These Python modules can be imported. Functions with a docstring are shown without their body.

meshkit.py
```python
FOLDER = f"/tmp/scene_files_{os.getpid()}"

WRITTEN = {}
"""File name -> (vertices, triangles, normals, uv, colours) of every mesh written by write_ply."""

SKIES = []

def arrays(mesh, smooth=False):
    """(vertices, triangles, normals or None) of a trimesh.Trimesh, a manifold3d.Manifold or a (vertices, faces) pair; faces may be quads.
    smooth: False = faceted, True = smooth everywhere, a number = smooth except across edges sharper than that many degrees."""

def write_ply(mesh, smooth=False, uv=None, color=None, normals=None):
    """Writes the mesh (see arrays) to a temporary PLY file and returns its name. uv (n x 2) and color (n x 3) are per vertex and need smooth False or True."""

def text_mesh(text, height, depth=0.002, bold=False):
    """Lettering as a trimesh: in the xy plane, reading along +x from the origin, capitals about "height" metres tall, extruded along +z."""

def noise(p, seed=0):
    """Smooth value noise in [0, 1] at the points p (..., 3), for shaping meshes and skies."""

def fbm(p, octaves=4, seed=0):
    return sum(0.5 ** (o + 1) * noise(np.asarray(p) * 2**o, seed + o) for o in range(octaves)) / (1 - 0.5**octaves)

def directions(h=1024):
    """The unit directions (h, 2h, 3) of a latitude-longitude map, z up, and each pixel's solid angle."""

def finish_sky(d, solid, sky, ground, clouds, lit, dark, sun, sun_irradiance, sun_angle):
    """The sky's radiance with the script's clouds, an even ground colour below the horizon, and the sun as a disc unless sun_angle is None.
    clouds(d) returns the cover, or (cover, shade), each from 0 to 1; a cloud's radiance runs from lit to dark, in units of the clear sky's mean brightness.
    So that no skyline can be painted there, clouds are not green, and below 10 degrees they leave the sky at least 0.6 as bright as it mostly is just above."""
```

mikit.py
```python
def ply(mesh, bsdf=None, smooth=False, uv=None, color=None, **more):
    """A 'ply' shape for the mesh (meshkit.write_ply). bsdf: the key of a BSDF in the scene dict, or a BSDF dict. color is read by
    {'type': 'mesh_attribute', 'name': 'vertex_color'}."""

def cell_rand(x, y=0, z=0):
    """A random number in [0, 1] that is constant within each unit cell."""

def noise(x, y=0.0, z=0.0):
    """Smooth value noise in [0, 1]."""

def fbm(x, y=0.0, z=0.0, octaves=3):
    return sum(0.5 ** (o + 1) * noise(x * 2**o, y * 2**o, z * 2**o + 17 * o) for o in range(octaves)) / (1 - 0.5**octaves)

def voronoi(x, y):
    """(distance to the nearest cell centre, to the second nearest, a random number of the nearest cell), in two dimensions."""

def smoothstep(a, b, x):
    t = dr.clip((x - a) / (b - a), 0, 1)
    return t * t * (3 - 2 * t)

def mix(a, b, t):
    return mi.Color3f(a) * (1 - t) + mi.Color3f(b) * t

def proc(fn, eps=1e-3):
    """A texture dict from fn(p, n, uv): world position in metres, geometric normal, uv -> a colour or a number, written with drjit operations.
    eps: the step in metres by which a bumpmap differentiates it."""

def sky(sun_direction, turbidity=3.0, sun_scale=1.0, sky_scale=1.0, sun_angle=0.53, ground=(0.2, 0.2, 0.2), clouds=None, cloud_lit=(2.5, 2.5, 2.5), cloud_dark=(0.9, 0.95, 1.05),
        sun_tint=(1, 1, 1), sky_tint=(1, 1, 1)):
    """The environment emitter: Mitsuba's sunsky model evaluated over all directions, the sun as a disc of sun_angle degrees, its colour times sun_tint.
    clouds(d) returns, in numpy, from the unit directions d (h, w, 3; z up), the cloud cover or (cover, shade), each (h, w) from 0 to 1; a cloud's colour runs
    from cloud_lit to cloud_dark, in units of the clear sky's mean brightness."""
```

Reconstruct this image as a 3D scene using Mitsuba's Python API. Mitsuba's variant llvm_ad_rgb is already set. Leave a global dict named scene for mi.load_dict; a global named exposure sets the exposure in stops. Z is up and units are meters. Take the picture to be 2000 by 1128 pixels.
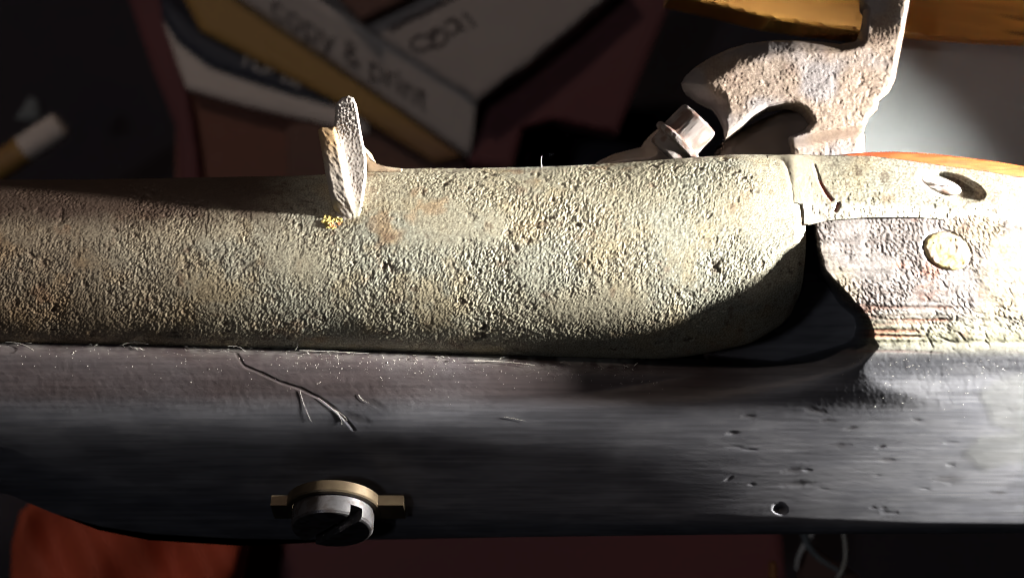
import math
import numpy as np
import trimesh, shapely, manifold3d
from shapely.geometry import Polygon
from scipy.spatial import cKDTree, Delaunay
import mitsuba as mi
import mikit, meshkit
import drjit as dr

scene, labels = {}, {}
T = mi.ScalarTransform4f
U = 1e-4                                   # one picture pixel of the 2000-pixel photograph on the gun = 0.1 mm

# ------------------------------------------------------------------ camera
HFOV = 40.0
ZREF = 120.0                               # height of the plane on which one pixel is 0.1 mm
CAMZ = ZREF + 1000.0 / math.tan(math.radians(HFOV / 2))
scene['camera'] = {
    'type': 'thinlens', 'fov': HFOV, 'fov_axis': 'x', 'near_clip': 0.01, 'far_clip': 10.0,
    'aperture_radius': 0.0016, 'focus_distance': float((CAMZ - 130) * U),
    'to_world': T().look_at(origin=[0, 0, CAMZ * U], target=[0, 0, 0], up=[0, 1, 0])}
exposure = 0.0


def P(px, py, z):
    """The point at height z (in 0.1 mm) that the photograph shows at pixel (px, py)."""
    px, py, z = np.broadcast_arrays(*(np.asarray(a, float) for a in (px, py, z)))
    k = (CAMZ - z) / (CAMZ - ZREF)
    return np.stack([(px - 1000) * k * U, (564 - py) * k * U, z * U], -1)


# ------------------------------------------------------------------ lights
LAMP = np.array([0.255, 0.035, 0.062])     # the torch's lens, right of the frame
AIM = np.array([0.092, 0.004, 0.014])
LAMP_POWER = 16000.0
FILL_BULBS = [((-0.40, 0.80, 0.85), 44.0, (1.0, 0.80, 0.67)), ((-0.60, 0.03, 1.60), 44.0, (0.90, 0.92, 1.0))]      # two weak unseen fill bulbs, added to lift the dark parts


def tagged(key, label, cat, group=None, kind=None):
    labels[key] = {'label': label, 'category': cat}
    if group: labels[key]['group'] = group
    if kind: labels[key]['kind'] = kind


def frame(axis, up=(0, 0, 1)):
    a = np.asarray(axis, float); a /= np.linalg.norm(a)
    x = np.cross(up, a); x /= np.linalg.norm(x)
    return np.stack([x, np.cross(a, x), a], 1)


def placed(mesh, R, t):
    m = mesh.copy(); m.vertices = m.vertices @ R.T + t
    return m


def lathe(profile, n=48):
    """profile: (r, z) pairs from one end to the other; closed at both ends when r = 0 there."""
    p = np.asarray(profile, float)
    a = np.linspace(0, 2 * np.pi, n, endpoint=False)
    v = np.stack([p[:, None, 0] * np.cos(a), p[:, None, 0] * np.sin(a), np.repeat(p[:, 1:2], n, 1)], -1).reshape(-1, 3)
    f = []
    i = np.arange(n); j = (i + 1) % n
    for k in range(len(p) - 1):
        f += [np.stack([k * n + i, k * n + j, (k + 1) * n + j], 1), np.stack([k * n + i, (k + 1) * n + j, (k + 1) * n + i], 1)]
    m = trimesh.Trimesh(v, np.vstack(f), process=True)
    m.update_faces(m.nondegenerate_faces())
    m.remove_unreferenced_vertices()
    return m


RT = frame(AIM - LAMP)
scene['mat_torch'] = {'type': 'principled', 'base_color': {'type': 'rgb', 'value': [0.03, 0.03, 0.032]}, 'roughness': 0.4, 'metallic': 0.4}
_t = 0.0012
scene['torch__housing'] = mikit.ply(placed(lathe([(0.0, -0.09), (0.010, -0.09), (0.0105, -0.088), (0.0105, -0.02), (0.0135, -0.004), (0.0135, 0.035), (0.0115, 0.035), (0.0115, 0.0005), (0.0, 0.0005)], 64), RT, LAMP), 'mat_torch', smooth=30)
_d = trimesh.creation.cylinder(radius=0.0075, height=0.0004, sections=40)
_a = np.linspace(0, 2 * np.pi, 41)[:-1]
_dv = np.vstack([[0, 0, 0.001], np.stack([0.0075 * np.cos(_a), 0.0075 * np.sin(_a), 0 * _a + 0.001], 1)])
_i = np.arange(40)
scene['torch__lens'] = mikit.ply(placed(trimesh.Trimesh(_dv, np.stack([_i * 0, 1 + _i, 1 + (_i + 1) % 40], 1), process=False), RT, LAMP), 'mat_torch')
scene['torch__lens']['emitter'] = {'type': 'area', 'radiance': {'type': 'rgb', 'value': [LAMP_POWER * c for c in (1.0, 0.96, 0.88)]}}
tagged('torch', 'small black torch shining on the old gun from beyond the butt', 'torch')
for _k, (_p, _w, _c) in enumerate(FILL_BULBS):
    _b = trimesh.creation.icosphere(3, 0.06); _b.vertices += np.array(_p)
    _key = 'fill_bulb' if _k == 0 else 'fill_bulb_001'
    scene[_key] = mikit.ply(_b, 'mat_torch', smooth=True)
    scene[_key]['emitter'] = {'type': 'area', 'radiance': {'type': 'rgb', 'value': [_w * c for c in _c]}}
tagged('fill_bulb', 'added dim round fill bulb off to the side above the pile', 'light bulb')
tagged('fill_bulb_001', 'added faint round fill bulb straight above the old gun', 'light bulb')


# ------------------------------------------------------------------ helpers
def itp(x, pts):
    p = np.asarray(pts, float)
    return np.interp(x, p[:, 0], p[:, 1])


def curve(x, pts):
    from scipy.interpolate import PchipInterpolator
    p = np.asarray(pts, float)
    return PchipInterpolator(p[:, 0], p[:, 1])(np.clip(x, p[0, 0], p[-1, 0]))


def sstep(a, b, x):
    t = np.clip((x - a) / (b - a), 0, 1)
    return t * t * (3 - 2 * t)


def fbm(x, y, size, octaves=4, seed=0):
    return meshkit.fbm(np.stack([np.asarray(x) / size, np.asarray(y) / size, np.full(np.shape(x), 0.37)], -1), octaves, seed)


def worley(x, y, size, seed=0):
    """(nearest, second nearest, random of the cell), distances in cells"""
    r = np.random.default_rng(seed)
    x, y = np.asarray(x) / size, np.asarray(y) / size
    gx, gy = np.meshgrid(np.arange(math.floor(x.min()) - 2, x.max() + 3), np.arange(math.floor(y.min()) - 2, y.max() + 3))
    pts = np.stack([gx.ravel(), gy.ravel()], 1) + r.random((gx.size, 2))
    d, i = cKDTree(pts).query(np.stack([x.ravel(), y.ravel()], 1), k=2)
    rnd = r.random(len(pts))
    return d[:, 0].reshape(x.shape), d[:, 1].reshape(x.shape), rnd[i[:, 0]].reshape(x.shape)


def grid_mesh(V, close_u=False, flip=False):
    """V (nu, nv, 3) -> trimesh; close_u joins the last row to the first"""
    nu, nv = V.shape[:2]
    idx = np.arange(nu * nv).reshape(nu, nv)
    if close_u: idx = np.vstack([idx, idx[:1]])
    a, b, c, d = idx[:-1, :-1], idx[1:, :-1], idx[1:, 1:], idx[:-1, 1:]
    f = np.vstack([np.stack([a, b, c], -1).reshape(-1, 3), np.stack([a, c, d], -1).reshape(-1, 3)])
    if flip: f = f[:, ::-1]
    return V.reshape(-1, 3), f


def relief(poly, zfun, zback, step=4.0, jitter=0.25, seed=1, edge=None, lean=(0, 0)):
    """A solid with the outline poly (pixels), its front at height zfun(px, py, d), d the distance from the outline; its back at zback."""
    pg = Polygon(poly)
    if not pg.is_valid: pg = pg.buffer(0)
    ring = pg.exterior.segmentize(edge or step)
    bp = np.array(ring.coords)[:-1]
    x0, y0, x1, y1 = pg.bounds
    gx, gy = np.meshgrid(np.arange(x0, x1, step), np.arange(y0, y1, step))
    r = np.random.default_rng(seed)
    ip = np.stack([gx.ravel(), gy.ravel()], 1) + (r.random((gx.size, 2)) - 0.5) * step * jitter
    inside = shapely.contains_xy(pg, ip[:, 0], ip[:, 1])
    ip = ip[inside]
    dist = shapely.distance(shapely.points(ip), pg.exterior)
    ip = ip[dist > 0.45 * step]
    dist = dist[dist > 0.45 * step]
    pts = np.vstack([bp, ip]); d = np.concatenate([np.zeros(len(bp)), dist])
    tri = Delaunay(pts).simplices
    c = pts[tri].mean(1)
    tri = tri[shapely.contains_xy(pg, c[:, 0], c[:, 1])]
    a = pts[tri]
    cr = (a[:, 1, 0] - a[:, 0, 0]) * (a[:, 2, 1] - a[:, 0, 1]) - (a[:, 1, 1] - a[:, 0, 1]) * (a[:, 2, 0] - a[:, 0, 0])
    tri[cr > 0] = tri[cr > 0][:, ::-1]                 # y runs down in the picture
    z = zfun(pts[:, 0], pts[:, 1], d)
    zb = np.full(len(pts), float(zback)) if np.isscalar(zback) else zback(pts[:, 0], pts[:, 1], d)
    n = len(pts)
    front, back = P(pts[:, 0], pts[:, 1], z), P(pts[:, 0], pts[:, 1], np.minimum(zb, z - 1))
    # the back keeps the front's place in x and y, so that the sides run straight down
    back[:, :2] = front[:, :2] + np.array(lean) * U
    e = np.vstack([tri[:, [0, 1]], tri[:, [1, 2]], tri[:, [2, 0]]])
    key = {}
    es = set(map(tuple, e))
    be = np.array([q for q in es if (q[1], q[0]) not in es])
    side = np.vstack([np.stack([be[:, 1], be[:, 0], be[:, 0] + n], 1), np.stack([be[:, 1], be[:, 0] + n, be[:, 1] + n], 1)])
    m = trimesh.Trimesh(np.vstack([front, back]), np.vstack([tri, tri[:, ::-1] + n, side]), process=False)
    m.metadata['px'] = np.vstack([pts, pts]); m.metadata['d'] = np.concatenate([d, d]); m.metadata['n'] = n
    return m


def pillow(h, w, z0):
    return lambda x, y, d: z0 + h * np.sqrt(np.clip(1 - (1 - np.clip(d / w, 0, 1)) ** 2, 0, 1))


def tube_mesh(pts, rad, sides=8):
    p = np.asarray(pts, float); n = len(p)
    rad = np.broadcast_to(rad, n)
    t = np.gradient(p, axis=0); t /= np.linalg.norm(t, axis=1, keepdims=True) + 1e-12
    ref = np.array([0.3, 0.2, 0.93])
    a = np.cross(t, ref); a /= np.linalg.norm(a, axis=1, keepdims=True) + 1e-12
    b = np.cross(t, a)
    th = np.linspace(0, 2 * np.pi, sides, endpoint=False)
    V = p[:, None] + rad[:, None, None] * (np.cos(th)[None, :, None] * a[:, None] + np.sin(th)[None, :, None] * b[:, None])
    idx = np.arange(n * sides).reshape(n, sides); nx = np.roll(idx, -1, 1)
    f = np.vstack([np.stack([idx[:-1], nx[:-1], nx[1:]], -1).reshape(-1, 3), np.stack([idx[:-1], nx[1:], idx[1:]], -1).reshape(-1, 3)])
    V = np.concatenate([V.reshape(-1, 3), p[[0, -1]]])
    c0, c1 = n * sides, n * sides + 1
    f = np.vstack([f, np.stack([nx[0], idx[0], idx[0] * 0 + c0], 1), np.stack([idx[-1], nx[-1], idx[0] * 0 + c1], 1)])
    return trimesh.Trimesh(V, f, process=False)


def smooth_path(pts, n):
    from scipy.interpolate import CubicSpline
    p = np.asarray(pts, float)
    s = np.concatenate([[0], np.cumsum(np.linalg.norm(np.diff(p, axis=0), axis=1))])
    return CubicSpline(s, p)(np.linspace(0, s[-1], n))


def mixc(a, b, t):
    return np.asarray(a) * (1 - t[..., None]) + np.asarray(b) * t[..., None]


VC = {'type': 'mesh_attribute', 'name': 'vertex_color'}


def solid(name, col, rough=0.6, metallic=0.0, **kw):
    scene[name] = {'type': 'principled', 'base_color': {'type': 'rgb', 'value': list(col)} if not isinstance(col, dict) else col, 'roughness': rough, 'metallic': metallic, **kw}


solid('mat_iron', VC, 0.55, 0.2, specular=0.45)
solid('mat_dull', VC, 0.75, 0.0, specular=0.3)
solid('mat_wood', VC, 0.5, 0.0, specular=0.45)

# ------------------------------------------------------------------ the gun: barrel
AX = 517.0
xs = np.concatenate([np.linspace(-5000, -170, 60), np.arange(-160, 1573, 1.85)])
th = np.concatenate([np.radians(np.linspace(-95, 95, 345)), np.radians(np.linspace(97, 263, 42))])   # 0 faces the camera, +90 the gun's top
XX, TH = np.meshgrid(xs, th, indexing='ij')


from scipy.interpolate import PchipInterpolator
TOPR = PchipInterpolator([-5000, 0, 500, 600, 700, 760, 1000, 1150, 1300, 1400, 1465, 1530, 1580, 1700], [140, 172, 179, 181, 190, 195, 197, 203, 214, 221, 224.5, 223.5, 222, 220])


def barrel_radius(x, t):
    lo = itp(x, [(-5000, 140), (0, 172), (600, 181), (1570, 196)])
    top = TOPR(np.clip(x, -5000, 1700))
    w = sstep(-0.1, 1.2, t) * (1 - sstep(1.9, 2.8, t))
    return lo + (top - lo) * w


R0 = barrel_radius(XX, TH)
arc = TH * 190.0


def pitted(x, y, seed, s=5.2):
    wx = x + 8 * (fbm(x, y, 9, 3, seed + 5) - 0.5); wy = y + 8 * (fbm(x, y, 9, 3, seed + 6) - 0.5)
    f1, f2, _ = worley(wx, wy, s, seed)
    g1, g2, _ = worley(wx + 40, wy, s * 2.3, seed + 1)
    cell = np.clip((f2 - f1) * 1.9, 0, 1) ** 0.7
    big = np.clip((g2 - g1) * 2.2, 0, 1) ** 0.6
    m = sstep(0.42, 0.62, fbm(x, y, 120, 3, seed + 2))           # where the pitting is coarse
    deep = sstep(0.62, 0.72, fbm(x, y, 15, 3, seed + 3)) * (0.25 + 0.75 * m)
    h = (0.9 + 0.8 * m) * (cell - 1) + (0.2 + 0.9 * m) * (big - 1) + 2.6 * (fbm(x, y, 4.6, 2, seed + 8) - 0.5) - 3.0 * deep + 2.2 * (fbm(x, y, 34, 3, seed + 4) - 0.5) + 6.0 * (fbm(x, y, 260, 2, seed + 7) - 0.5)
    amp = 0.30 + 0.85 * sstep(0.36, 0.62, fbm(x, y, 95, 4, seed + 9))
    return (h - 6.0 * (fbm(x, y, 260, 2, seed + 7) - 0.5)) * amp + 6.0 * (fbm(x, y, 260, 2, seed + 7) - 0.5), cell, deep * amp, m


H, cell, deep, coarse = pitted(XX, arc, 11)
fade = ((xs > -165)[:, None] & (np.abs(TH) < 1.66)).astype(float)
endr = sstep(1545, 1573, XX)
calm = (1 - 0.55 * sstep(1350, 1560, XX)) * (1 - 0.5 * sstep(1520, 1568, XX) * sstep(0.4, 0.6, TH))                        # the breech end is smoother
R1 = R0 + H * fade * calm * 0.85 - 9 * endr ** 2 * (1 - sstep(0.50, 0.68, TH)) - 34 * sstep(1460, 1590, XX) ** 1.5 * sstep(0.30, -0.35, np.sin(TH)) - 52 * sstep(1240, 1620, XX) ** 1.3 * sstep(-0.15, -0.85, np.sin(TH)) - 2.5 * sstep(1540, 1573, XX) * sstep(0.5, 0.66, TH)
yc, zc = (564 - AX) * (CAMZ / (CAMZ - ZREF)), 0.0
_w = sstep(1150, 1560, XX)
kx = (CAMZ - (R0 * np.cos(TH) * (1 - _w) + 170 * _w)) / (CAMZ - ZREF)
V = np.stack([(XX - 1000) * kx * U, (yc + R1 * np.sin(TH)) * U, (zc + R1 * np.cos(TH)) * U], -1)
nx_, nt = XX.shape
v, f = grid_mesh(np.swapaxes(V, 0, 1).copy(), close_u=True, flip=True)
cen = len(v); last = np.arange(nt) * nx_ + nx_ - 1
v = np.vstack([v, [[V[-1, 0, 0], yc * U, 0]], [[V[0, 0, 0], yc * U, 0]]])
f = np.vstack([f, np.stack([last, np.roll(last, -1), np.full(nt, cen)], 1)[:, ::-1], np.stack([np.arange(nt) * nx_, np.roll(np.arange(nt) * nx_, -1), np.full(nt, cen + 1)], 1)])


def iron_color(x, y, cell, deep, seed):
    a = fbm(x, y, 150, 4, seed); b = fbm(x, y, 60, 4, seed + 1); c = fbm(x, y, 26, 3, seed + 2)
    col = mixc(np.array([0.43, 0.405, 0.305]), [0.40, 0.405, 0.33], sstep(0.42, 0.62, a))
    col = mixc(col, [0.45, 0.385, 0.25], sstep(0.5, 0.68, b) * 0.7)
    col = mixc(col, [0.42, 0.20, 0.075], sstep(0.58, 0.70, fbm(x, y, 75, 3, seed + 3)) * sstep(0.45, 0.6, c) * 0.3)
    col = mixc(col, [0.16, 0.085, 0.05], sstep(0.62, 0.75, c) * 0.5)
    dirt = np.clip(0.95 * (1 - cell) ** 1.3 + 0.9 * deep, 0, 1)
    return mixc(col, [0.07, 0.045, 0.03], dirt * 0.85)


C = iron_color(XX, arc, cell, deep, 31)
C = mixc(C, C * np.array([0.52, 0.42, 0.37]), sstep(800, 40, XX + 260 * (fbm(XX, arc, 130, 3, 35) - 0.5)))  # browner patina to the left, deepened to imitate the torch light fading
sight_shade = sstep(690, 470, XX + 190 * (fbm(XX, arc, 70, 4, 36) - 0.5)) * sstep(0.30, 0.70, TH + 0.5 * (fbm(XX, arc, 60, 4, 37) - 0.5))
C = mixc(C, [0.055, 0.034, 0.026], 0.93 * sight_shade)  # paints the shadow that the rear sight casts along the barrel top
C = mixc(C, [0.31, 0.28, 0.21], 0.8 * sstep(1500, 1565, XX) * sstep(0.4, 0.6, TH))
C = np.swapaxes(C, 0, 1).reshape(-1, 3)
C = np.vstack([C, [[0.2, 0.15, 0.1]] * 2])
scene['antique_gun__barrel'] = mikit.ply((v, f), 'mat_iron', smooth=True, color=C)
tagged('antique_gun', 'old percussion gun with rust pitted barrel, cocked hammer and dark worn stock', 'gun')
labels['antique_gun__barrel'] = {'label': 'rust pitted iron barrel'}


# ------------------------------------------------------------------ stock
def lip(x):
    return itp(x, [(-3000, 640), (0, 668), (450, 681), (700, 689), (1000, 704), (1200, 713), (1350, 722), (1480, 730)])


def bottom(x):
    return itp(x, [(-5000, 700), (-400, 880), (-100, 940), (20, 966), (100, 1000), (200, 1030), (300, 1047), (470, 1057), (800, 1052), (1000, 1048), (1400, 1043), (2000, 1040), (2600, 1090), (5000, 1500)])


def wood_edge(y):
    return curve(y, [(380, 1582), (445, 1588), (500, 1596), (530, 1606), (560, 1632), (590, 1655), (620, 1680), (645, 1688), (670, 1682), (690, 1645), (720, 1560), (760, 1460), (800, 1390), (900, 1340), (1100, 1330)])


TANL = math.tan(math.radians(48))


def top_edge(x):
    return np.where(x < 1380, lip(x) - 22, itp(x, [(1380, 702), (1500, 424), (1566, 424), (1700, 412), (1780, 410), (1890, 418), (2000, 430), (2150, 458), (2600, 600), (5000, 1000)]))


def stock_z(x, y, detail=True):
    yb = bottom(x)
    n1 = fbm(x, y * 3.2, 130, 3, 71) - 0.5
    e = wood_edge(y) + (16 * (fbm(x, y, 26, 3, 72) - 0.5) * sstep(712, 672, y) if detail else 0)
    w = curve(y, [(440, 7), (560, 12), (655, 20), (690, 60), (720, 130), (760, 300), (800, 520), (900, 640), (1100, 660)])
    s = sstep(-w, w, x - e)
    pr = 228 - 20 * sstep(655, 745, y) - 0.16 * np.clip(y - 690, 0, 999) - 0.00012 * np.clip(y - 690, 0, 999) ** 2
    right = np.minimum(itp(y, [(380, 150), (430, 178), (470, 203), (520, 217), (570, 225), (620, 227), (660, 225), (1100, 220)]), pr - 6 * np.exp(-np.abs(y - 668) / 18))
    lp = lip(x)
    zl = itp(x, [(-3000, 40), (0, 60), (700, 66), (1200, 70)])
    band = zl + 22 - 22 * np.exp(-np.clip(y - lp, -25, 900) / 10.0) + 0.03 * (y - lp)
    pl = zl + 22 + 3 - curve(x, [(-200, 1.12), (550, 1.06), (1000, 0.62), (1450, 0.40), (1800, 0.38)]) * (y - 800)
    left = -42 * np.logaddexp(-band / 42, -pl / 42) + 16
    left = np.where(x > 1480, np.minimum(left, itp(y, [(380, 50), (640, 96), (720, 96), (2000, 300)])), left)
    z = left + (right - left) * s
    rl = curve(x, [(500, 92), (1300, 45), (1800, 24)])
    u = np.clip((y - (yb - rl)) / rl, 0, 1)
    return z - 1.28 * rl * (1 - np.sqrt(np.clip(1 - u * u, 0, 1))), s


xs = np.concatenate([np.linspace(-5000, -170, 50), np.arange(-160, 1556, 3.0), np.arange(1556, 2110, 2.3), np.linspace(2120, 5000, 40)])
nv = 250
t = np.linspace(0, 1, nv)
sv = 1 - (1 - t) ** 1.15
sv = np.where(sv > 0.9, 0.9 + 0.1 * np.sin((sv - 0.9) / 0.1 * np.pi / 2), sv); sv /= sv[-1]
XX = np.repeat(xs[:, None], nv, 1)
YT, YB = top_edge(XX), bottom(XX)
YY = YT + (YB - YT) * sv[None]
Z, S = stock_z(XX, YY)
vis = ((XX > -165) & (XX < 2115)).astype(float)
# grain and crackle: old lifted varnish on the lit flank, long grain with short checks on the panel
wx = XX + 10 * (fbm(XX, YY, 18, 2, 80) - 0.5); wy = YY + 8 * (fbm(XX, YY, 18, 2, 81) - 0.5)
f1, f2, _ = worley(wx * 0.6, wy, 6.0, 82)
crk = np.clip((f2 - f1) * 1.8, 0, 1) ** 0.7
g1, g2, _ = worley(wx * 0.38, wy, 17, 83)
crk2 = np.clip((g2 - g1) * 5, 0, 1)
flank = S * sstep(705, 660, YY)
grain = fbm(XX * 0.10, YY, 7, 3, 84) - 0.5 + 0.5 * (fbm(XX * 0.05, YY, 3.0, 2, 79) - 0.5)
longg = fbm(XX * 0.035, YY, 9, 3, 85)
fib = sstep(0.52, 0.66, fbm(XX * 0.05, YY, 8, 2, 86)) * sstep(555, 590, YY) * sstep(0.35, 0.6, fbm(XX, YY, 90, 2, 87))
cmask = 0.25 + 0.75 * sstep(0.40, 0.58, fbm(XX, YY, 75, 3, 77)) * sstep(660, 615, YY)
D = flank * (1.7 * cmask * (crk - 1) + 1.8 * (fbm(XX * 0.6, YY, 6, 3, 98) - 0.5) + 3.4 * (fbm(XX * 0.05, YY, 6, 3, 99) - 0.5) + 1.2 * (crk2 - 1) * sstep(0.45, 0.6, fbm(XX, YY, 70, 2, 88)) - 3.2 * fib + 3.0 * (fbm(XX, YY, 30, 3, 89) - 0.5) + 7 * (fbm(XX, YY, 90, 2, 96) - 0.5))
panel = 1 - flank
checks = sstep(0.66, 0.74, fbm(XX * 0.16, YY, 9, 3, 90)) * sstep(0.45, 0.62, fbm(XX, YY, 160, 2, 91))
calmw = 0.14 + 0.3 * sstep(1150, 1500, XX)
D = D + panel * calmw * (1.1 * grain + 0.5 * (fbm(XX * 0.25, YY, 40, 3, 92) - 0.5) - 2.6 * checks * sstep(1350, 1600, XX))
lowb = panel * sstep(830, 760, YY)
D = D + lowb * (0.8 * (fbm(XX, YY, 9, 3, 93) - 0.5))
# dents, nail hole, the long crack on the fore-end, the flaked patch at the wrist
dents = [(1522, 992, 13, 26, 1, 0), (1431, 845, 15, 7, .8, 0), (1423, 934, 9, 7, .45, -.5), (1468, 945, 8, 5, 1, 0), (1545, 918, 26, 5, 1, -.12), (1555, 944, 34, 4, 1, -.1), (1720, 872, 13, 6, 1, -.3), (1660, 836, 16, 4, 1, -.2),
         (1462, 812, 15, 6, 1, 0), (1735, 898, 22, 4, 1, 0), (1640, 870, 30, 3, 1, 0), (1618, 821, 18, 3, 1, 0), (1790, 820, 14, 4, 1, 0), (1705, 990, 9, 4, 1, 0), (1726, 991, 8, 3, 1, 0), (1950, 962, 18, 4, 1, 0), (1850, 935, 40, 3, 1, 0),
         (1609, 512, 12, 9, 1, .2), (1637, 447, 14, 4, 1, .1), (1843, 607, 12, 6, 1, 0), (1720, 622, 8, 8, 1, 0), (690, 815, 40, 4, 1, .25), (725, 785, 30, 4, 1, .4), (120, 676, 45, 9, 1, -.06), (1590, 800, 26, 5, 1, .2)]
hole = np.zeros_like(Z)
for (cx, cy, r, dp, ar, ang) in dents:
    ry = max(3.0, r * 0.26)
    if (cx, cy) == (1522, 992): ry = 10
    dx, dy = XX - cx, YY - cy
    a = dx * math.cos(ang) + dy * math.sin(ang); b = -dx * math.sin(ang) + dy * math.cos(ang)
    q = np.sqrt((a / r) ** 2 + (b / ry) ** 2)
    k = 1 - sstep(0.2, 1.15, q + 0.7 * (fbm(XX, YY, 11, 2, 97) - 0.5))
    D -= dp * (0.55 if dp > 20 else 0.11) * k; hole = np.maximum(hole, k * (1 if dp > 20 else 0.4))


def line_dist(x, y, pts):
    d = np.full(np.shape(x), 1e9)
    for (ax, ay), (bx, by) in zip(pts[:-1], pts[1:]):
        l2 = (bx - ax) ** 2 + (by - ay) ** 2
        tt = np.clip(((x - ax) * (bx - ax) + (y - ay) * (by - ay)) / l2, 0, 1)
        d = np.minimum(d, np.hypot(x - ax - tt * (bx - ax), y - ay - tt * (by - ay)))
    return d


pq = (XX - 1851) * math.cos(.42) + (YY - 490) * math.sin(.42), -(XX - 1851) * math.sin(.42) + (YY - 490) * math.cos(.42)
plug_q = np.sqrt((pq[0] / 49) ** 2 + (pq[1] / 37) ** 2)
half = np.clip(0.35 + 0.65 * np.cos(np.arctan2(YY - 490, XX - 1851) - 3.5), 0, 1)
D -= 5 * (1 - sstep(0.98, 1.04 + 0.10 * half, plug_q)) * (0.2 + 0.8 * half)
crack = line_dist(XX, YY, [(462, 690), (476, 714), (505, 726), (545, 745), (586, 758), (622, 776), (650, 795), (676, 820), (690, 838)])
ck = 1 - sstep(0.5, 4.0, crack + 3 * (fbm(XX, YY, 12, 2, 94) - 0.5))
side = sstep(-14, 14, (YY - 690) - 0.62 * (XX - 462))
D = D - 1.5 * ck + 0.3 * np.exp(-crack / 22) * side * panel
patch_d = shapely.distance(shapely.points(np.stack([np.clip(XX, -160, 2100).ravel(), YY.ravel()], 1)), Polygon([(1925, 770), (1960, 745), (2120, 735), (2120, 905), (1990, 892), (1925, 905), (1893, 884), (1915, 862), (1990, 850), (1985, 830), (1945, 818), (1938, 792)])).reshape(XX.shape)
patch = 1 - sstep(0, 22, patch_d + 14 * (fbm(XX, YY, 20, 2, 95) - 0.5))
D = D + 0.5 * patch
Zf = Z + D * vis * (1 - sstep(0.93, 1.0, sv)[None])
front = P(XX, YY, Zf)
zb = -420.0
back1 = P(XX[:, -1:], YB[:, -1:], Z[:, -1:]).copy(); back1[..., 2] = -0.024
back2 = back1.copy(); back2[..., 1] = np.where(xs[:, None] < 1560, front[:, :1, 1], front[:, :1, 1] + 0.006); back2[..., 2] = -0.026
Vs = np.concatenate([front, back1, back2], 1)
v, f = grid_mesh(np.swapaxes(Vs, 0, 1).copy(), close_u=True)
n_x, n_p = len(xs), Vs.shape[1]
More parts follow.
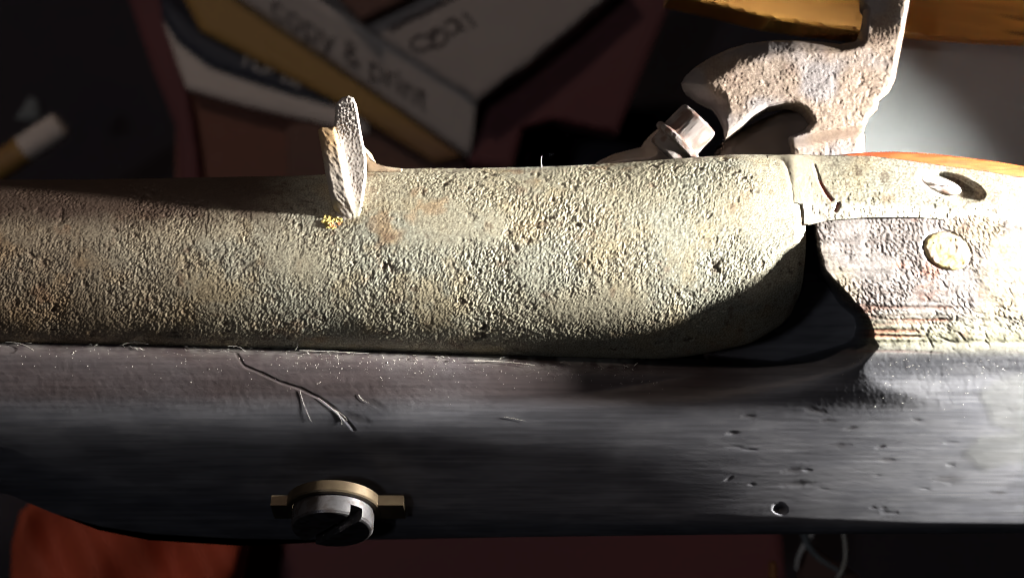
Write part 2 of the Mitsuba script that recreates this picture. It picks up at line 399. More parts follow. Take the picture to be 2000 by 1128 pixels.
for col_, fl in ((0, True), (n_x - 1, False)):                    # end caps
    ring = np.arange(n_p) * n_x + col_
    v = np.vstack([v, v[ring].mean(0)[None]])
    q = np.stack([ring, np.roll(ring, -1), np.full(n_p, len(v) - 1)], 1)
    f = np.vstack([f, q[:, ::-1] if fl else q])
a = fbm(XX, YY, 110, 4, 101); b = fbm(XX * 0.3, YY, 30, 4, 102)
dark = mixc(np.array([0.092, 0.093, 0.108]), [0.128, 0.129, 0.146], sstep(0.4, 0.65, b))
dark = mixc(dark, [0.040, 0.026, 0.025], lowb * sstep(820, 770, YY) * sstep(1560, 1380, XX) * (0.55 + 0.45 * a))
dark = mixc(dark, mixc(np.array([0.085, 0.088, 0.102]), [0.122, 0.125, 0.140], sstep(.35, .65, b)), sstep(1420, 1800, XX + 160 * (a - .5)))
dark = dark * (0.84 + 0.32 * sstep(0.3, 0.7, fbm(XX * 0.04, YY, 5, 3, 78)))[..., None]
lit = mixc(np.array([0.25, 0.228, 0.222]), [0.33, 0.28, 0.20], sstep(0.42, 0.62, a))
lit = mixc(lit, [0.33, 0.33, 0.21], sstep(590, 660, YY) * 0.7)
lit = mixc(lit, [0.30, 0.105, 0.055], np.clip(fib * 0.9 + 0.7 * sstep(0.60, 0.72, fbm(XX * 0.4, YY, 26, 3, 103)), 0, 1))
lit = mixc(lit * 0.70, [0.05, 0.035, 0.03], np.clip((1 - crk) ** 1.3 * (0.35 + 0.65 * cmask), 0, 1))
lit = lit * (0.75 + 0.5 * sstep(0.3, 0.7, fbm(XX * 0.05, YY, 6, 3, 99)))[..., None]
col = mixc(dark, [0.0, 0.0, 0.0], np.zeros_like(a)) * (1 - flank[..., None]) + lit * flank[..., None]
col = mixc(col, [0.115, 0.12, 0.105], patch * 0.3)
col = mixc(col, [0.16, 0.15, 0.145], np.exp(-np.clip(YY - lip(XX), -5, 900) / 9) * sstep(1300, 1200, XX) * sstep(0.35, 0.6, fbm(XX, YY, 20, 3, 104)) * 0.9)
col = mixc(col, [0.02, 0.015, 0.013], np.clip(hole * 0.85 + ck * 0.7, 0, 1))
Cs = np.concatenate([col, col[:, -1:] * 0 + 0.06, col[:, -1:] * 0 + 0.06], 1)
Cs = np.vstack([np.swapaxes(Cs, 0, 1).reshape(-1, 3), [[0.05] * 3] * 2])
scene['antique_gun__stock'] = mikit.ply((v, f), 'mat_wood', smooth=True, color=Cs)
labels['antique_gun__stock'] = {'label': 'dark worn wooden stock'}


def stock_at(px, py):
    return float(stock_z(np.array([px], float), np.array([py], float), False)[0][0])


# ------------------------------------------------------------------ tang with its screw
def tang_top(x):
    return itp(x, [(1500, 300), (1545, 300), (1600, 303), (1700, 304), (1760, 311), (1850, 324), (1930, 335), (2000, 347), (2150, 380), (2500, 480)])


def tang_bev(x):
    return itp(x, [(1500, 396), (1566, 396), (1640, 398), (1760, 402), (1850, 409), (1930, 416), (2000, 424), (2150, 452), (2500, 560)])


tang_poly = [(1498, 303), (1540, 301), (1600, 303), (1700, 304), (1760, 311), (1850, 324), (1930, 335), (2000, 347), (2150, 380), (2500, 480), (2500, 590), (2150, 476), (2000, 444), (1890, 433), (1780, 425), (1697, 425), (1615, 431), (1578, 440), (1568, 438), (1567, 400), (1560, 398), (1498, 396)]


def barrel_z(x, y):
    """height of the barrel's near side where the photograph shows (x, y)"""
    z = np.zeros(np.broadcast(x, y).shape) + 120
    for _ in range(6):
        k = (CAMZ - z) / (CAMZ - ZREF)
        dy = (564 - y) * k - yc
        r = barrel_radius(x, np.arctan2(dy, np.maximum(z, 1)))
        z = 0.5 * z + 0.5 * np.sqrt(np.clip(r * r - dy * dy, 1, None))
    return z


def tang_z(x, y, d):
    x = np.asarray(x, float); y = np.asarray(y, float)
    ty, tb = tang_top(x), tang_bev(x)
    q = np.clip((y - ty) / (tb - ty), 0, 1)
    z = barrel_z(np.minimum(x, 1566.0), 302 + 94 * q) + 0.5
    z = z + np.clip(y - tb, 0, 60) * 0.30 + 0.6 - 11 * sstep(1556, 1512, x) * (y < 399)
    z = z - itp(x, [(1540, 0), (2000, 8), (2500, 120)])
    f1, f2, _ = worley(x + 6 * (fbm(x, y, 12, 2, 120) - .5), y * 1.3, 6.0, 121)
    h = 1.1 * (np.clip((f2 - f1) * 1.9, 0, 1) ** 0.7 - 1) + 3 * (fbm(x, y, 40, 3, 122) - 0.5) + 1.6 * (fbm(x, y, 6, 2, 124) - 0.5) - 1.2 * sstep(0.62, 0.74, fbm(x, y, 13, 3, 123))
    z = z + h * 0.95 * (0.5 + 0.5 * sstep(1562, 1625, x))
    dx, dy = x - 1857, y - 363; an = math.radians(17)
    a_, b_ = dx * math.cos(an) + dy * math.sin(an), -dx * math.sin(an) + dy * math.cos(an)
    q2 = np.sqrt((a_ / 69) ** 2 + (b_ / 25) ** 2)
    z = z - 30 * (1 - sstep(0.62, 1.08, q2))
    cr = line_dist(x, y, [(1595, 338), (1602, 358), (1612, 375), (1623, 390)])
    cr2 = line_dist(x, y, [(1637, 399), (1632, 411)])
    z = z - 6 * (1 - sstep(0.3, 2.2 + 1.2 * sstep(350, 385, y), cr)) * sstep(335, 365, y) - 6 * (1 - sstep(1.5, 5, cr2)) - 3 * (1 - sstep(0, 4, line_dist(x, y, [(1590, 322), (1600, 350)])))
    return z


m = relief(tang_poly, tang_z, -60, step=2.6, seed=3)
px = m.metadata['px']; x_, y_ = px[:, 0], px[:, 1]
f1, f2, _ = worley(x_ + 6 * (fbm(x_, y_, 12, 2, 120) - .5), y_ * 1.5, 7.5, 121)
cl = np.clip((f2 - f1) * 1.9, 0, 1) ** 0.7
ct = iron_color(x_, y_, cl * 0.85, sstep(0.62, 0.74, fbm(x_, y_, 18, 3, 123)) * 0.6, 61)
ct = mixc(ct * 0.58, [0.30, 0.27, 0.205], 0.85 * sstep(1640, 1568, x_))
ct = mixc(ct, [0.30, 0.28, 0.24], sstep(-8, 6, y_ - tang_bev(x_)) * 0.7)       # bare worn metal along the edge
ct = mixc(ct, [0.25, 0.05, 0.03], (1 - sstep(1, 4.5, line_dist(x_, y_, [(1602, 355), (1612, 375), (1623, 390)]))) * 0.9)
ct = mixc(ct, [0.16, 0.05, 0.04], (1 - sstep(1.5, 5, line_dist(x_, y_, [(1637, 399), (1632, 411)]))) * 0.9)
scene['antique_gun__tang'] = mikit.ply(m, 'mat_iron', smooth=True, color=ct)
labels['antique_gun__tang'] = {'label': 'pitted iron tang behind the breech'}
# tang screw: a domed head sunk in its slanted hole
el = [(1836 + 44 * math.cos(q) * math.cos(.3) - 15 * math.sin(q) * math.sin(.3), 361 + 44 * math.cos(q) * math.sin(.3) + 15 * math.sin(q) * math.cos(.3)) for q in np.linspace(0, 2 * np.pi, 40)[:-1]]
base_tz = lambda x, y: tang_z(np.asarray(x), np.asarray(y), 0)
ms = relief(el, lambda x, y, d: 118 + 0.72 * (y - 361) * 1.4 + 10 * np.sqrt(np.clip(d / 15, 0, 1)) + 2.5 * (fbm(x, y, 9, 3, 131) - 0.5) - 6 * (1 - sstep(1.5, 3.5, np.abs((y - 364) - 0.1 * (x - 1836)))), 40, step=2.6)
q = ms.metadata['px']
scene['antique_gun__tang__tang_screw'] = mikit.ply(ms, 'mat_iron', smooth=40) if False else mikit.ply(ms, 'mat_iron', smooth=True, color=mixc(np.array([0.36, 0.32, 0.30]), [0.2, 0.12, 0.09], sstep(0.45, 0.65, fbm(q[:, 0], q[:, 1], 18, 3, 132))))
labels['antique_gun__tang__tang_screw'] = {'label': 'worn screw head sunk in the tang'}

# the far flank of the stock: a strip of fresh orange wood above the tang
solid('mat_orange_wood', mikit.proc(lambda p, n, uv: mikit.mix((0.36, 0.065, 0.018), (0.24, 0.04, 0.014), mikit.smoothstep(0.35, 0.7, mikit.fbm(p.x * 260, p.y * 2600, p.z * 900)))), 0.35, 0.0, clearcoat=0.3)
fl_poly = [(1628, 304), (1680, 298), (1740, 296), (1790, 298), (1850, 303), (1930, 313), (2000, 325), (2150, 352), (2500, 440), (2500, 500), (2150, 400), (2000, 362), (1850, 338), (1760, 324), (1700, 316), (1640, 312)]
m = relief(fl_poly, lambda x, y, d: -4 + 14 * np.clip((y - itp(x, [(1628, 304), (1740, 296), (1850, 303), (2000, 325), (2500, 440)])) / 20, 0, 1) ** 0.6 + 2 * (fbm(x * .2, y, 8, 3, 141) - .5), -180, step=3.2)
scene['antique_gun__stock__far_flank'] = mikit.ply(m, 'mat_orange_wood', smooth=40)
labels['antique_gun__stock__far_flank'] = {'label': 'strip of fresh orange wood beyond the tang'}

# ------------------------------------------------------------------ plug in the wrist
pl = [(1851 + 47 * math.cos(q) * math.cos(.42) - 35 * math.sin(q) * math.sin(.42), 490 + 47 * math.cos(q) * math.sin(.42) + 35 * math.sin(q) * math.cos(.42)) for q in np.linspace(0, 2 * np.pi, 64)[:-1]]
pl = [(1851 + (a_ - 1851) * r_, 490 + (b_ - 490) * r_) for (a_, b_), r_ in zip(pl, 1 + 0.10 * (fbm(np.cos(np.linspace(0, 2 * np.pi, 64)[:-1]) * 20, np.sin(np.linspace(0, 2 * np.pi, 64)[:-1]) * 20, 9, 3, 155) - 0.5))]
zp = np.array([stock_at(1851, yy) for yy in range(440, 541)])
m = relief(pl, lambda x, y, d: np.interp(y, np.arange(440, 541), zp) - 1.5 + 3.5 * np.sqrt(np.clip(d / 5, 0, 1)) + 2.6 * (fbm(x, y, 5, 2, 151) - 0.5) + 4 * (fbm(x, y, 25, 2, 152) - .5), lambda x, y, d: np.interp(y, np.arange(440, 541), zp) - 40, step=2.4)
q = m.metadata['px']
cp = mixc(np.array([0.28, 0.23, 0.14]), [0.28, 0.215, 0.09], sstep(0.45, 0.62, fbm(q[:, 0], q[:, 1], 34, 3, 153)))
cp = mixc(cp, [0.26, 0.2, 0.17], sstep(0.5, 0.65, fbm(q[:, 0], q[:, 1], 22, 3, 154)) * 0.7)
cp = mixc(cp, [0.12, 0.08, 0.05], sstep(0.58, 0.7, fbm(q[:, 0], q[:, 1], 5, 2, 151)) * 0.6)
scene['antique_gun__stock__plug'] = mikit.ply(m, 'mat_wood', smooth=True, color=cp)
labels['antique_gun__stock__plug'] = {'label': 'round tan plug set in the wrist'}
rim = [(1851 + (50 + w) * math.cos(q) * math.cos(.42) - (38 + w) * math.sin(q) * math.sin(.42), 490 + (50 + w) * math.cos(q) * math.sin(.42) + (38 + w) * math.sin(q) * math.cos(.42)) for q, w in [(qq, 7 * max(0, math.cos(qq - 3.6))) for qq in np.linspace(0, 2 * np.pi, 48)[:-1]]]

# ------------------------------------------------------------------ rear sight
leaf_poly = [(655, 216), (657, 202), (667, 191), (681, 187), (691, 191), (697, 204), (703, 240), (708, 268), (713, 292), (716, 312), (716, 345), (711, 385), (704, 420), (696, 446), (674, 440), (668, 402), (660, 330), (651, 262)]


def rough(x, y, seed, amp):
    f1, f2, _ = worley(x, y, 6.5, seed)
    return amp * (np.clip((f2 - f1) * 2, 0, 1) - 1)


leaf_z = (lambda x, y, d: 158 + 11 * np.sqrt(np.clip(1 - (1 - np.clip(d / 5, 0, 1)) ** 2, 0, 1)) + 6 * np.exp(-np.abs(x - itp(y, [(187, 676), (262, 660), (415, 690)])) / 5) * sstep(250, 280, y) + 3 * (fbm(x, y, 25, 3, 161) - .5) + rough(x, y, 162, 3.2 * 1.0) * (0.35 + 0.65 * sstep(285, 240, y)) + 0 * y)
def leaf_merge(x, y, d):
    w = np.zeros_like(np.asarray(y, float))
    w = np.maximum(w, sstep(385, 442, y))
    return leaf_z(x, y, d) * (1 - w) + (barrel_z(x, np.maximum(y, 331)) - 3 * w) * w


foot_poly = [(700, 280), (711, 286), (716, 298), (724, 310), (735, 318), (754, 325), (785, 329), (785, 336), (690, 336)]
m = relief(foot_poly, lambda x, y, d: barrel_z(x, np.maximum(y, 334)) - 3 - 0.25 * np.clip(330 - y, 0, 60), -120, step=3)
q = m.metadata['px']
scene['antique_gun__rear_sight__foot'] = mikit.ply(m, 'mat_iron', smooth=True, color=mixc(np.array([0.41, 0.37, 0.28]), [0.34, 0.22, 0.13], fbm(q[:, 0], q[:, 1], 18, 3, 163)))
m = relief(leaf_poly, leaf_merge, -120, step=2.4, seed=5, lean=(-32, 0))
q = m.metadata['px']
cs = iron_color(q[:, 0], q[:, 1], np.full(len(q), 0.85), np.zeros(len(q)), 62)
cs = mixc(cs, [0.30, 0.265, 0.26], 0.8 * np.ones(len(q)) * sstep(440, 360, q[:, 1]))
scene['antique_gun__rear_sight'] = mikit.ply(m, 'mat_iron', smooth=True, color=cs)
labels['antique_gun__rear_sight'] = {'label': 'upright iron rear sight on the barrel'}
plate_poly = [(621, 254), (628, 248), (642, 249), (654, 247), (660, 262), (668, 300), (680, 360), (696, 428), (664, 432), (650, 408), (643, 375), (635, 335), (628, 292)]


def plate_z(x, y, d):
    file_ = fbm((x + y) * 0.25, x - y, 5, 2, 165)
    w = sstep(385, 432, y)
    return (177 + 8 * np.sqrt(np.clip(d / 8, 0, 1)) + 0 * y) * (1 - w) + (barrel_z(x, np.maximum(y, 340)) - 1) * w + 4.5 * (file_ - .5) + 3 * (fbm(x, y, 14, 3, 166) - .5)


m = relief(plate_poly, plate_z, -110, step=2.4, seed=6, lean=(-34, 0))
q = m.metadata['px']
cs = mixc(np.array([0.33, 0.29, 0.25]), [0.33, 0.20, 0.08], sstep(345, 265, q[:, 1]) * (0.5 + 0.5 * fbm(q[:, 0], q[:, 1], 20, 3, 167)))
scene['antique_gun__rear_sight__plate'] = mikit.ply(m, 'mat_iron', smooth=True, color=cs)
labels['antique_gun__rear_sight__plate'] = {'label': 'file marked plate with a rusty top'}
# crumbly yellow residue at the foot of the sight
rr = np.random.default_rng(8); blobs = []
for k in range(46):
    bx, by = 655 + rr.normal() * 13, 430 + rr.normal() * 7
    if k > 30: bx, by = 648 + rr.normal() * 6, 436 + rr.normal() * 5
    s_ = rr.uniform(3, 7.0)
    z0 = 181 * math.sqrt(max(0.1, 1 - ((by - AX) * 1.04 / 181) ** 2))
    b_ = trimesh.creation.icosphere(2, 1.0); b_.vertices *= (1 + 0.5 * (rr.random((len(b_.vertices), 1)) - .5)) * s_ * U
    b_.vertices += P(bx, by, z0 + 0.5); blobs.append(b_)
solid('mat_residue', mikit.proc(lambda p, n, uv: mikit.mix((0.46, 0.37, 0.12), (0.34, 0.15, 0.06), mikit.smoothstep(0.55, 0.7, mikit.noise(p.x * 900, p.y * 900, p.z * 900)))), 0.8)
scene['antique_gun__rear_sight__residue'] = mikit.ply(trimesh.util.concatenate(blobs), 'mat_residue', smooth=False)
labels['antique_gun__rear_sight__residue'] = {'label': 'crumbly yellow residue at the foot of the sight', 'kind': 'stuff'}

# ------------------------------------------------------------------ hammer, nipple, bolster, lock
ham = [(1686, -140), (1687, 0), (1684, 55), (1672, 80), (1640, 86), (1600, 81), (1550, 78), (1500, 80), (1460, 85), (1425, 95), (1390, 111), (1358, 131), (1338, 149), (1330, 163), (1334, 178), (1350, 192), (1372, 204), (1386, 210), (1402, 224), (1412, 242), (1416, 271), (1428, 262), (1450, 245), (1470, 226), (1500, 208), (1530, 203), (1553, 205), (1569, 212), (1580, 224), (1586, 236), (1578, 246), (1572, 254), (1543, 266), (1545, 330), (1672, 330), (1681, 292), (1686, 262), (1691, 246), (1697, 231), (1714, 214), (1717, 198), (1736, 181), (1748, 158), (1757, 112), (1767, 60), (1778, 0), (1790, -140)]


HAM_TOP = [(1684, 20), (1676, 76), (1640, 86), (1550, 78), (1500, 80), (1425, 95), (1358, 131), (1330, 163), (1350, 192), (1386, 210)]


def ham_z(x, y, d):
    z = -26 + 16 * np.sqrt(np.clip(1 - (1 - np.clip(d / 11, 0, 1)) ** 2, 0, 1))
    z = z - 44 * (1 - np.clip(line_dist(x, y, HAM_TOP) / itp(x, [(1330, 58), (1400, 48), (1500, 30), (1640, 18)]), 0, 1)) ** 1.7
    z = z - 46 * sstep(0, 26, (y - itp(x, [(1540, 268), (1620, 252), (1700, 238)]))) * (x > 1535)     # the flange lies lower
    z = z - 34 * sstep(95, 20, y) * sstep(1770, 1690, x)
    z = z - 30 * sstep(0, 42, 110 - (y - 0.0) - 0.0) * 0
    f1, f2, _ = worley(x * 1.5 + 6 * (fbm(x, y, 14, 2, 170) - .5), y * 0.8, 6.5, 171)
    pit = np.clip((f2 - f1) * 1.9, 0, 1) ** .7
    return z + 1.1 * (pit - 1) + 4 * (fbm(x, y, 40, 3, 172) - .5) + 1.8 * (fbm(x * 1.6, y, 6, 2, 175) - .5) - 1.0 * sstep(.62, .72, fbm(x, y, 11, 3, 173))


m = relief(ham, ham_z, -190, step=2.8, seed=7, lean=(24, 8))
q = m.metadata['px']
f1, f2, _ = worley(q[:, 0] * 1.5 + 6 * (fbm(q[:, 0], q[:, 1], 14, 2, 170) - .5), q[:, 1] * 0.8, 6.5, 171)
ch = iron_color(q[:, 0], q[:, 1], np.clip((f2 - f1) * 1.9, 0, 1) ** .7, sstep(.62, .72, fbm(q[:, 0], q[:, 1], 16, 3, 173)) * .6, 64)
ch = mixc(mixc(ch, [0.40, 0.335, 0.295], 0.6 * np.ones(len(q))) * np.array([0.38, 0.33, 0.31]), [0.125, 0.12, 0.13], sstep(0.4, 0.6, fbm(q[:, 0], q[:, 1], 80, 3, 174)) * 0.7)
scene['antique_gun__hammer'] = mikit.ply(m, 'mat_iron', smooth=True, color=ch)
labels['antique_gun__hammer'] = {'label': 'curved iron hammer raised behind the nipple'}
# nipple
A = P(1300, 302, -40); B = P(1386, 212, -30)
Rn = frame(B - A, up=(0, 0, 1)); L = np.linalg.norm(B - A)
nip = lathe([(0, 0), (0.0040, 0), (0.0044, 0.0004), (0.0044, 0.0028), (0.0056, 0.0030), (0.0057, 0.0034), (0.0057, 0.0040), (0.0054, 0.0043), (0.0047, 0.0045), (0.0046, 0.0095), (0.0043, 0.0101), (0, 0.0103)], 72)
for _ in range(2): nip = nip.subdivide()
nip = placed(nip, Rn, A)
vv = nip.vertices / U
nip.vertices += nip.vertex_normals * ((meshkit.fbm(vv / 7, 3, 181) - .5) * 3.2 * U)[:, None]
cn = mixc(np.array([0.12, 0.105, 0.10]), [0.085, 0.052, 0.042], sstep(.5, .65, meshkit.fbm(vv / 22, 3, 182)))
scene['antique_gun__nipple'] = mikit.ply(nip, 'mat_dull', smooth=True, color=cn)
labels['antique_gun__nipple'] = {'label': 'short stubby nipple under the hammer nose'}
bol = [(1150, 330), (1172, 313), (1200, 300), (1255, 286), (1272, 262), (1294, 244), (1310, 262), (1330, 296), (1345, 340)]
m = relief(bol, lambda x, y, d: -95 + 40 * np.sqrt(np.clip(d / 30, 0, 1)) + 4 * (fbm(x, y, 20, 3, 183) - .5), -230, step=3.5)
q = m.metadata['px']
scene['antique_gun__bolster'] = mikit.ply(m, 'mat_iron', smooth=True, color=mixc(np.array([0.24, 0.16, 0.11]), [0.3, 0.27, 0.25], fbm(q[:, 0], q[:, 1], 30, 3, 184)))
labels['antique_gun__bolster'] = {'label': 'brown iron bolster carrying the nipple'}
lock = [(1395, 340), (1410, 280), (1440, 258), (1480, 236), (1530, 215), (1590, 215), (1640, 260), (1690, 262), (1688, 340)]
m = relief(lock, lambda x, y, d: -175 + 18 * np.sqrt(np.clip(d / 20, 0, 1)) + 5 * (fbm(x, y, 20, 3, 185) - .5), -260, step=5)
q = m.metadata['px']
scene['antique_gun__lock_plate'] = mikit.ply(m, 'mat_iron', smooth=True, color=mixc(np.array([0.20, 0.15, 0.12]), [0.14, 0.11, 0.10], fbm(q[:, 0], q[:, 1], 30, 3, 186)))
labels['antique_gun__lock_plate'] = {'label': 'dark lock plate behind the hammer'}

# ------------------------------------------------------------------ lock screw with its brass escutcheon
solid('mat_brass', mikit.proc(lambda p, n, uv: mikit.mix((0.115, 0.09, 0.055), (0.08, 0.058, 0.04), mikit.fbm(p.x * 900, p.y * 900, p.z * 900))), 0.38, 0.75)
solid('mat_steel', mikit.proc(lambda p, n, uv: mikit.mix((0.10, 0.098, 0.105), (0.06, 0.052, 0.05), mikit.smoothstep(.4, .7, mikit.fbm(p.x * 500, p.y * 700, p.z * 700)))), 0.36, 0.7)
phi = math.radians(55)
ax = np.array([0.0, -math.sin(phi), math.cos(phi)])
base = P(652, 992, -14)
Rs = np.stack([[1, 0, 0], np.cross(ax, [1, 0, 0]), ax], 1)       # columns: along the gun, across, out of the wood
head = manifold3d.Manifold.revolve(manifold3d.CrossSection([[(0, 0), (8.0, 0), (8.3, 0.35), (8.3, 4.3), (8.0, 4.75), (7.4, 5.0), (0, 5.15)]]), 96)
slot = manifold3d.Manifold.cube((30, 2.9, 4.0), True).translate((0, 0, 4.6)).rotate((0, 0, 49))
head = head - slot
hm = head.to_mesh(); hm = trimesh.Trimesh(hm.vert_properties[:, :3] * 1e-3, hm.tri_verts, process=False)
scene['antique_gun__lock_screw'] = mikit.ply(placed(hm, Rs, base), 'mat_steel', smooth=30)
labels['antique_gun__lock_screw'] = {'label': 'slotted steel screw head at the lower edge of the stock'}
ring = manifold3d.Manifold.revolve(manifold3d.CrossSection([[(8.45, -1.5), (9.7, -1.5), (9.75, 0.55), (9.5, 0.9), (8.6, 0.95)]]), 96)
tabs = manifold3d.Manifold.cube((27.0, 6.2, 2.2), True).translate((1.0, -0.1, -0.35))
core = manifold3d.Manifold.cylinder(10, 8.45, 8.45, 96, True)
esc = (ring + (tabs - core))
em = esc.to_mesh(); em = trimesh.Trimesh(em.vert_properties[:, :3] * 1e-3, em.tri_verts, process=False)
scene['antique_gun__escutcheon'] = mikit.ply(placed(em, Rs, base), 'mat_brass', smooth=30)
labels['antique_gun__escutcheon'] = {'label': 'brass escutcheon with a square tab at each side'}

# ------------------------------------------------------------------ lint, splinters and dust on the gun
solid('mat_lint', (0.46, 0.44, 0.40), 0.9)
rr = np.random.default_rng(21)
bits = []


def fibre(pts, r, n=14):
    bits.append(tube_mesh(smooth_path([P(*p) for p in pts], n), np.linspace(r, r * 0.5, n) * U, 5))


def zl(px, py):                                                   # height of whatever the eye meets there on the fore-end
    return stock_at(px, py)


for k in range(44):                                               # short lint along the seam
    x0 = rr.uniform(20, 1240); y0 = float(lip(np.array([x0]))[0]) + rr.uniform(-3, 4)
    l = rr.uniform(4, 12); an = rr.normal(0, .5)
    fibre([(x0, y0, zl(x0, y0) + 4), (x0 + l * .5, y0 - l * .5 * math.sin(an) - 1, zl(x0, y0) + 9), (x0 + l * math.cos(an), y0 - l * math.sin(an), zl(x0, y0) + 8)], rr.uniform(.4, .9), 7)
for p in ([(246, 653), (258, 662), (268, 671)], [(240, 672), (262, 668), (290, 672)], [(578, 664), (581, 676), (576, 684)], [(445, 676), (462, 676), (478, 685)], [(10, 668), (40, 671), (66, 684)], [(585, 684), (650, 686), (720, 690)], [(925, 704), (985, 706), (1045, 713)]):
    fibre([(a_, b_, zl(a_, max(b_, float(lip(np.array([a_]))[0]))) + 10) for a_, b_ in p], 0.9, 16)
for p in ([(622, 776), (640, 790), (662, 810)], [(586, 762), (594, 790), (608, 822)], [(655, 800), (668, 815), (674, 822)], [(652, 800), (672, 812), (678, 820)], [(660, 806), (666, 820), (668, 828)], [(985, 814), (1005, 817), (1026, 822)], [(700, 770), (708, 780), (722, 786)]):
    fibre([(a_, b_, zl(a_, b_) + 2) for a_, b_ in p], 0.3, 16)
scene['lint'] = mikit.ply(trimesh.util.concatenate(bits), 'mat_lint', smooth=True)
tagged('lint', 'pale lint and hairs caught along the seam of barrel and stock', 'lint', kind='stuff')
bits = []
for k in range(420):                                              # dust flecks on the fore-end shoulder
    x0 = rr.uniform(0, 1300) if k % 3 else rr.normal(680, 120)
    y0 = float(lip(np.array([x0]))[0]) + abs(rr.normal(0, 26)) + 2
    if y0 > 1000: continue
    s_ = rr.uniform(.35, .85) if rr.random() < .95 else rr.uniform(.9, 1.5)
    b_ = trimesh.creation.icosphere(0, 1.0); b_.vertices = b_.vertices * s_ * U * rr.uniform(.6, 1.5, 3) + P(x0, y0, zl(x0, y0) + s_ * .6); bits.append(b_)
for k in range(90):
    x0, y0 = rr.uniform(1640, 2000), 700 + abs(rr.normal(0, 45))
    s_ = rr.uniform(.35, .8)
    b_ = trimesh.creation.icosphere(0, 1.0); b_.vertices = b_.vertices * s_ * U * np.array([rr.uniform(.8, 3), .8, .8]) + P(x0, y0, zl(x0, y0) + s_ * .6); bits.append(b_)
scene['dust'] = mikit.ply(trimesh.util.concatenate(bits), 'mat_lint', smooth=False)
tagged('dust', 'white dust flecks scattered over the dark stock', 'dust', kind='stuff')
scene['bristle'] = mikit.ply(tube_mesh(smooth_path([P(1058, 326, 30), P(1057, 316, 34), P(1058, 305, 36)], 8), np.linspace(1.6, .9, 8) * U, 6), 'mat_lint', smooth=True)
tagged('bristle', 'single short white bristle standing up from the top of the barrel', 'bristle')

# ------------------------------------------------------------------ the pile below
BZ = -3600.0
solid('mat_floor', mikit.proc(lambda p, n, uv: mikit.mix((0.022, 0.022, 0.034), (0.04, 0.03, 0.034), mikit.fbm(p.x * 18, p.y * 18, 1.0))), 0.9)
fl = trimesh.creation.box((4, 4, 0.02)); fl.vertices += [0, 0, -0.43]
scene['floor'] = mikit.ply(fl, 'mat_floor')
labels['floor'] = {'label': 'dark carpeted floor under the pile', 'kind': 'structure'}


def slab(key, poly, z, thick, mat, step=None, zslope=None, smooth=35, round_=14):
    m_ = relief(poly, lambda x, y, d: z + (0 if zslope is None else zslope(x, y)) - round_ * (1 - np.sqrt(np.clip(1 - (1 - np.clip(d / max(round_ * .6, 1e-3), 0, 1)) ** 2, 0, 1))), z - thick if zslope is None else (lambda x, y, d: z - thick + 0 * x), step=step or 9, seed=9)
    scene[key] = mikit.ply(m_, mat, smooth=smooth)
    return m_


solid('mat_white_card', mikit.proc(lambda p, n, uv: mikit.mix((0.80, 0.70, 0.64), (0.68, 0.60, 0.55), mikit.fbm(p.x * 30, p.y * 30, 2.0))), 0.7)
solid('mat_navy', (0.03, 0.034, 0.055), 0.6)
solid('mat_yellow', mikit.proc(lambda p, n, uv: mikit.mix((0.40, 0.23, 0.06), (0.24, 0.12, 0.07), mikit.smoothstep(.35, .65, mikit.fbm(p.x * 14 + p.y * 22, p.y * 9, 3.0)))), 0.6)
solid('mat_maroon', mikit.proc(lambda p, n, uv: mikit.mix((0.18, 0.05, 0.055), (0.10, 0.045, 0.05), mikit.fbm(p.x * 9, p.y * 9, 4.0))), 0.75)
solid('mat_brown', mikit.proc(lambda p, n, uv: mikit.mix((0.22, 0.11, 0.08), (0.13, 0.075, 0.065), mikit.fbm(p.x * 11, p.y * 11, 5.0))), 0.8)
solid('mat_ink', (0.07, 0.05, 0.05), 0.7)
solid('mat_letter', (0.75, 0.70, 0.66), 0.7)
solid('mat_wrap', mikit.proc(lambda p, n, uv: mikit.mix((0.52, 0.46, 0.42), (0.40, 0.35, 0.335), mikit.fbm(p.x * 24, p.y * 24, 2.5))), 0.7)

# paper ream: lying top and its lettered side leaning towards the camera
slab('paper_ream__top_wrap', [(560, -60), (709, 52), (931, 196), (1010, 140), (1110, 62), (1230, -40)], -3000, 520, 'mat_wrap')
slab('paper_ream__side_wrap', [(420, -140), (560, -46), (709, 54), (930, 198), (926, 250), (917, 306), (860, 268), (640, 116), (400, -46)], -3060, 420, 'mat_white_card', zslope=lambda x, y: -1.6 * np.clip((y - 54) - 0.655 * (x - 709), 0, 140))
tagged('paper_ream', 'white wrapped paper ream lettered copy & print lying in the pile', 'paper ream')
txt = meshkit.text_mesh('copy & print', 1.0, 0.02)
tv = txt.vertices
# baseline runs from (583, 92) to (830, 243) in the photograph, letters upright in it
w_ = tv[:, 0].max()


def side_z(x, y):
    return -3060 - 1.6 * np.clip((y - 54) - 0.655 * (x - 709), 0, 140)


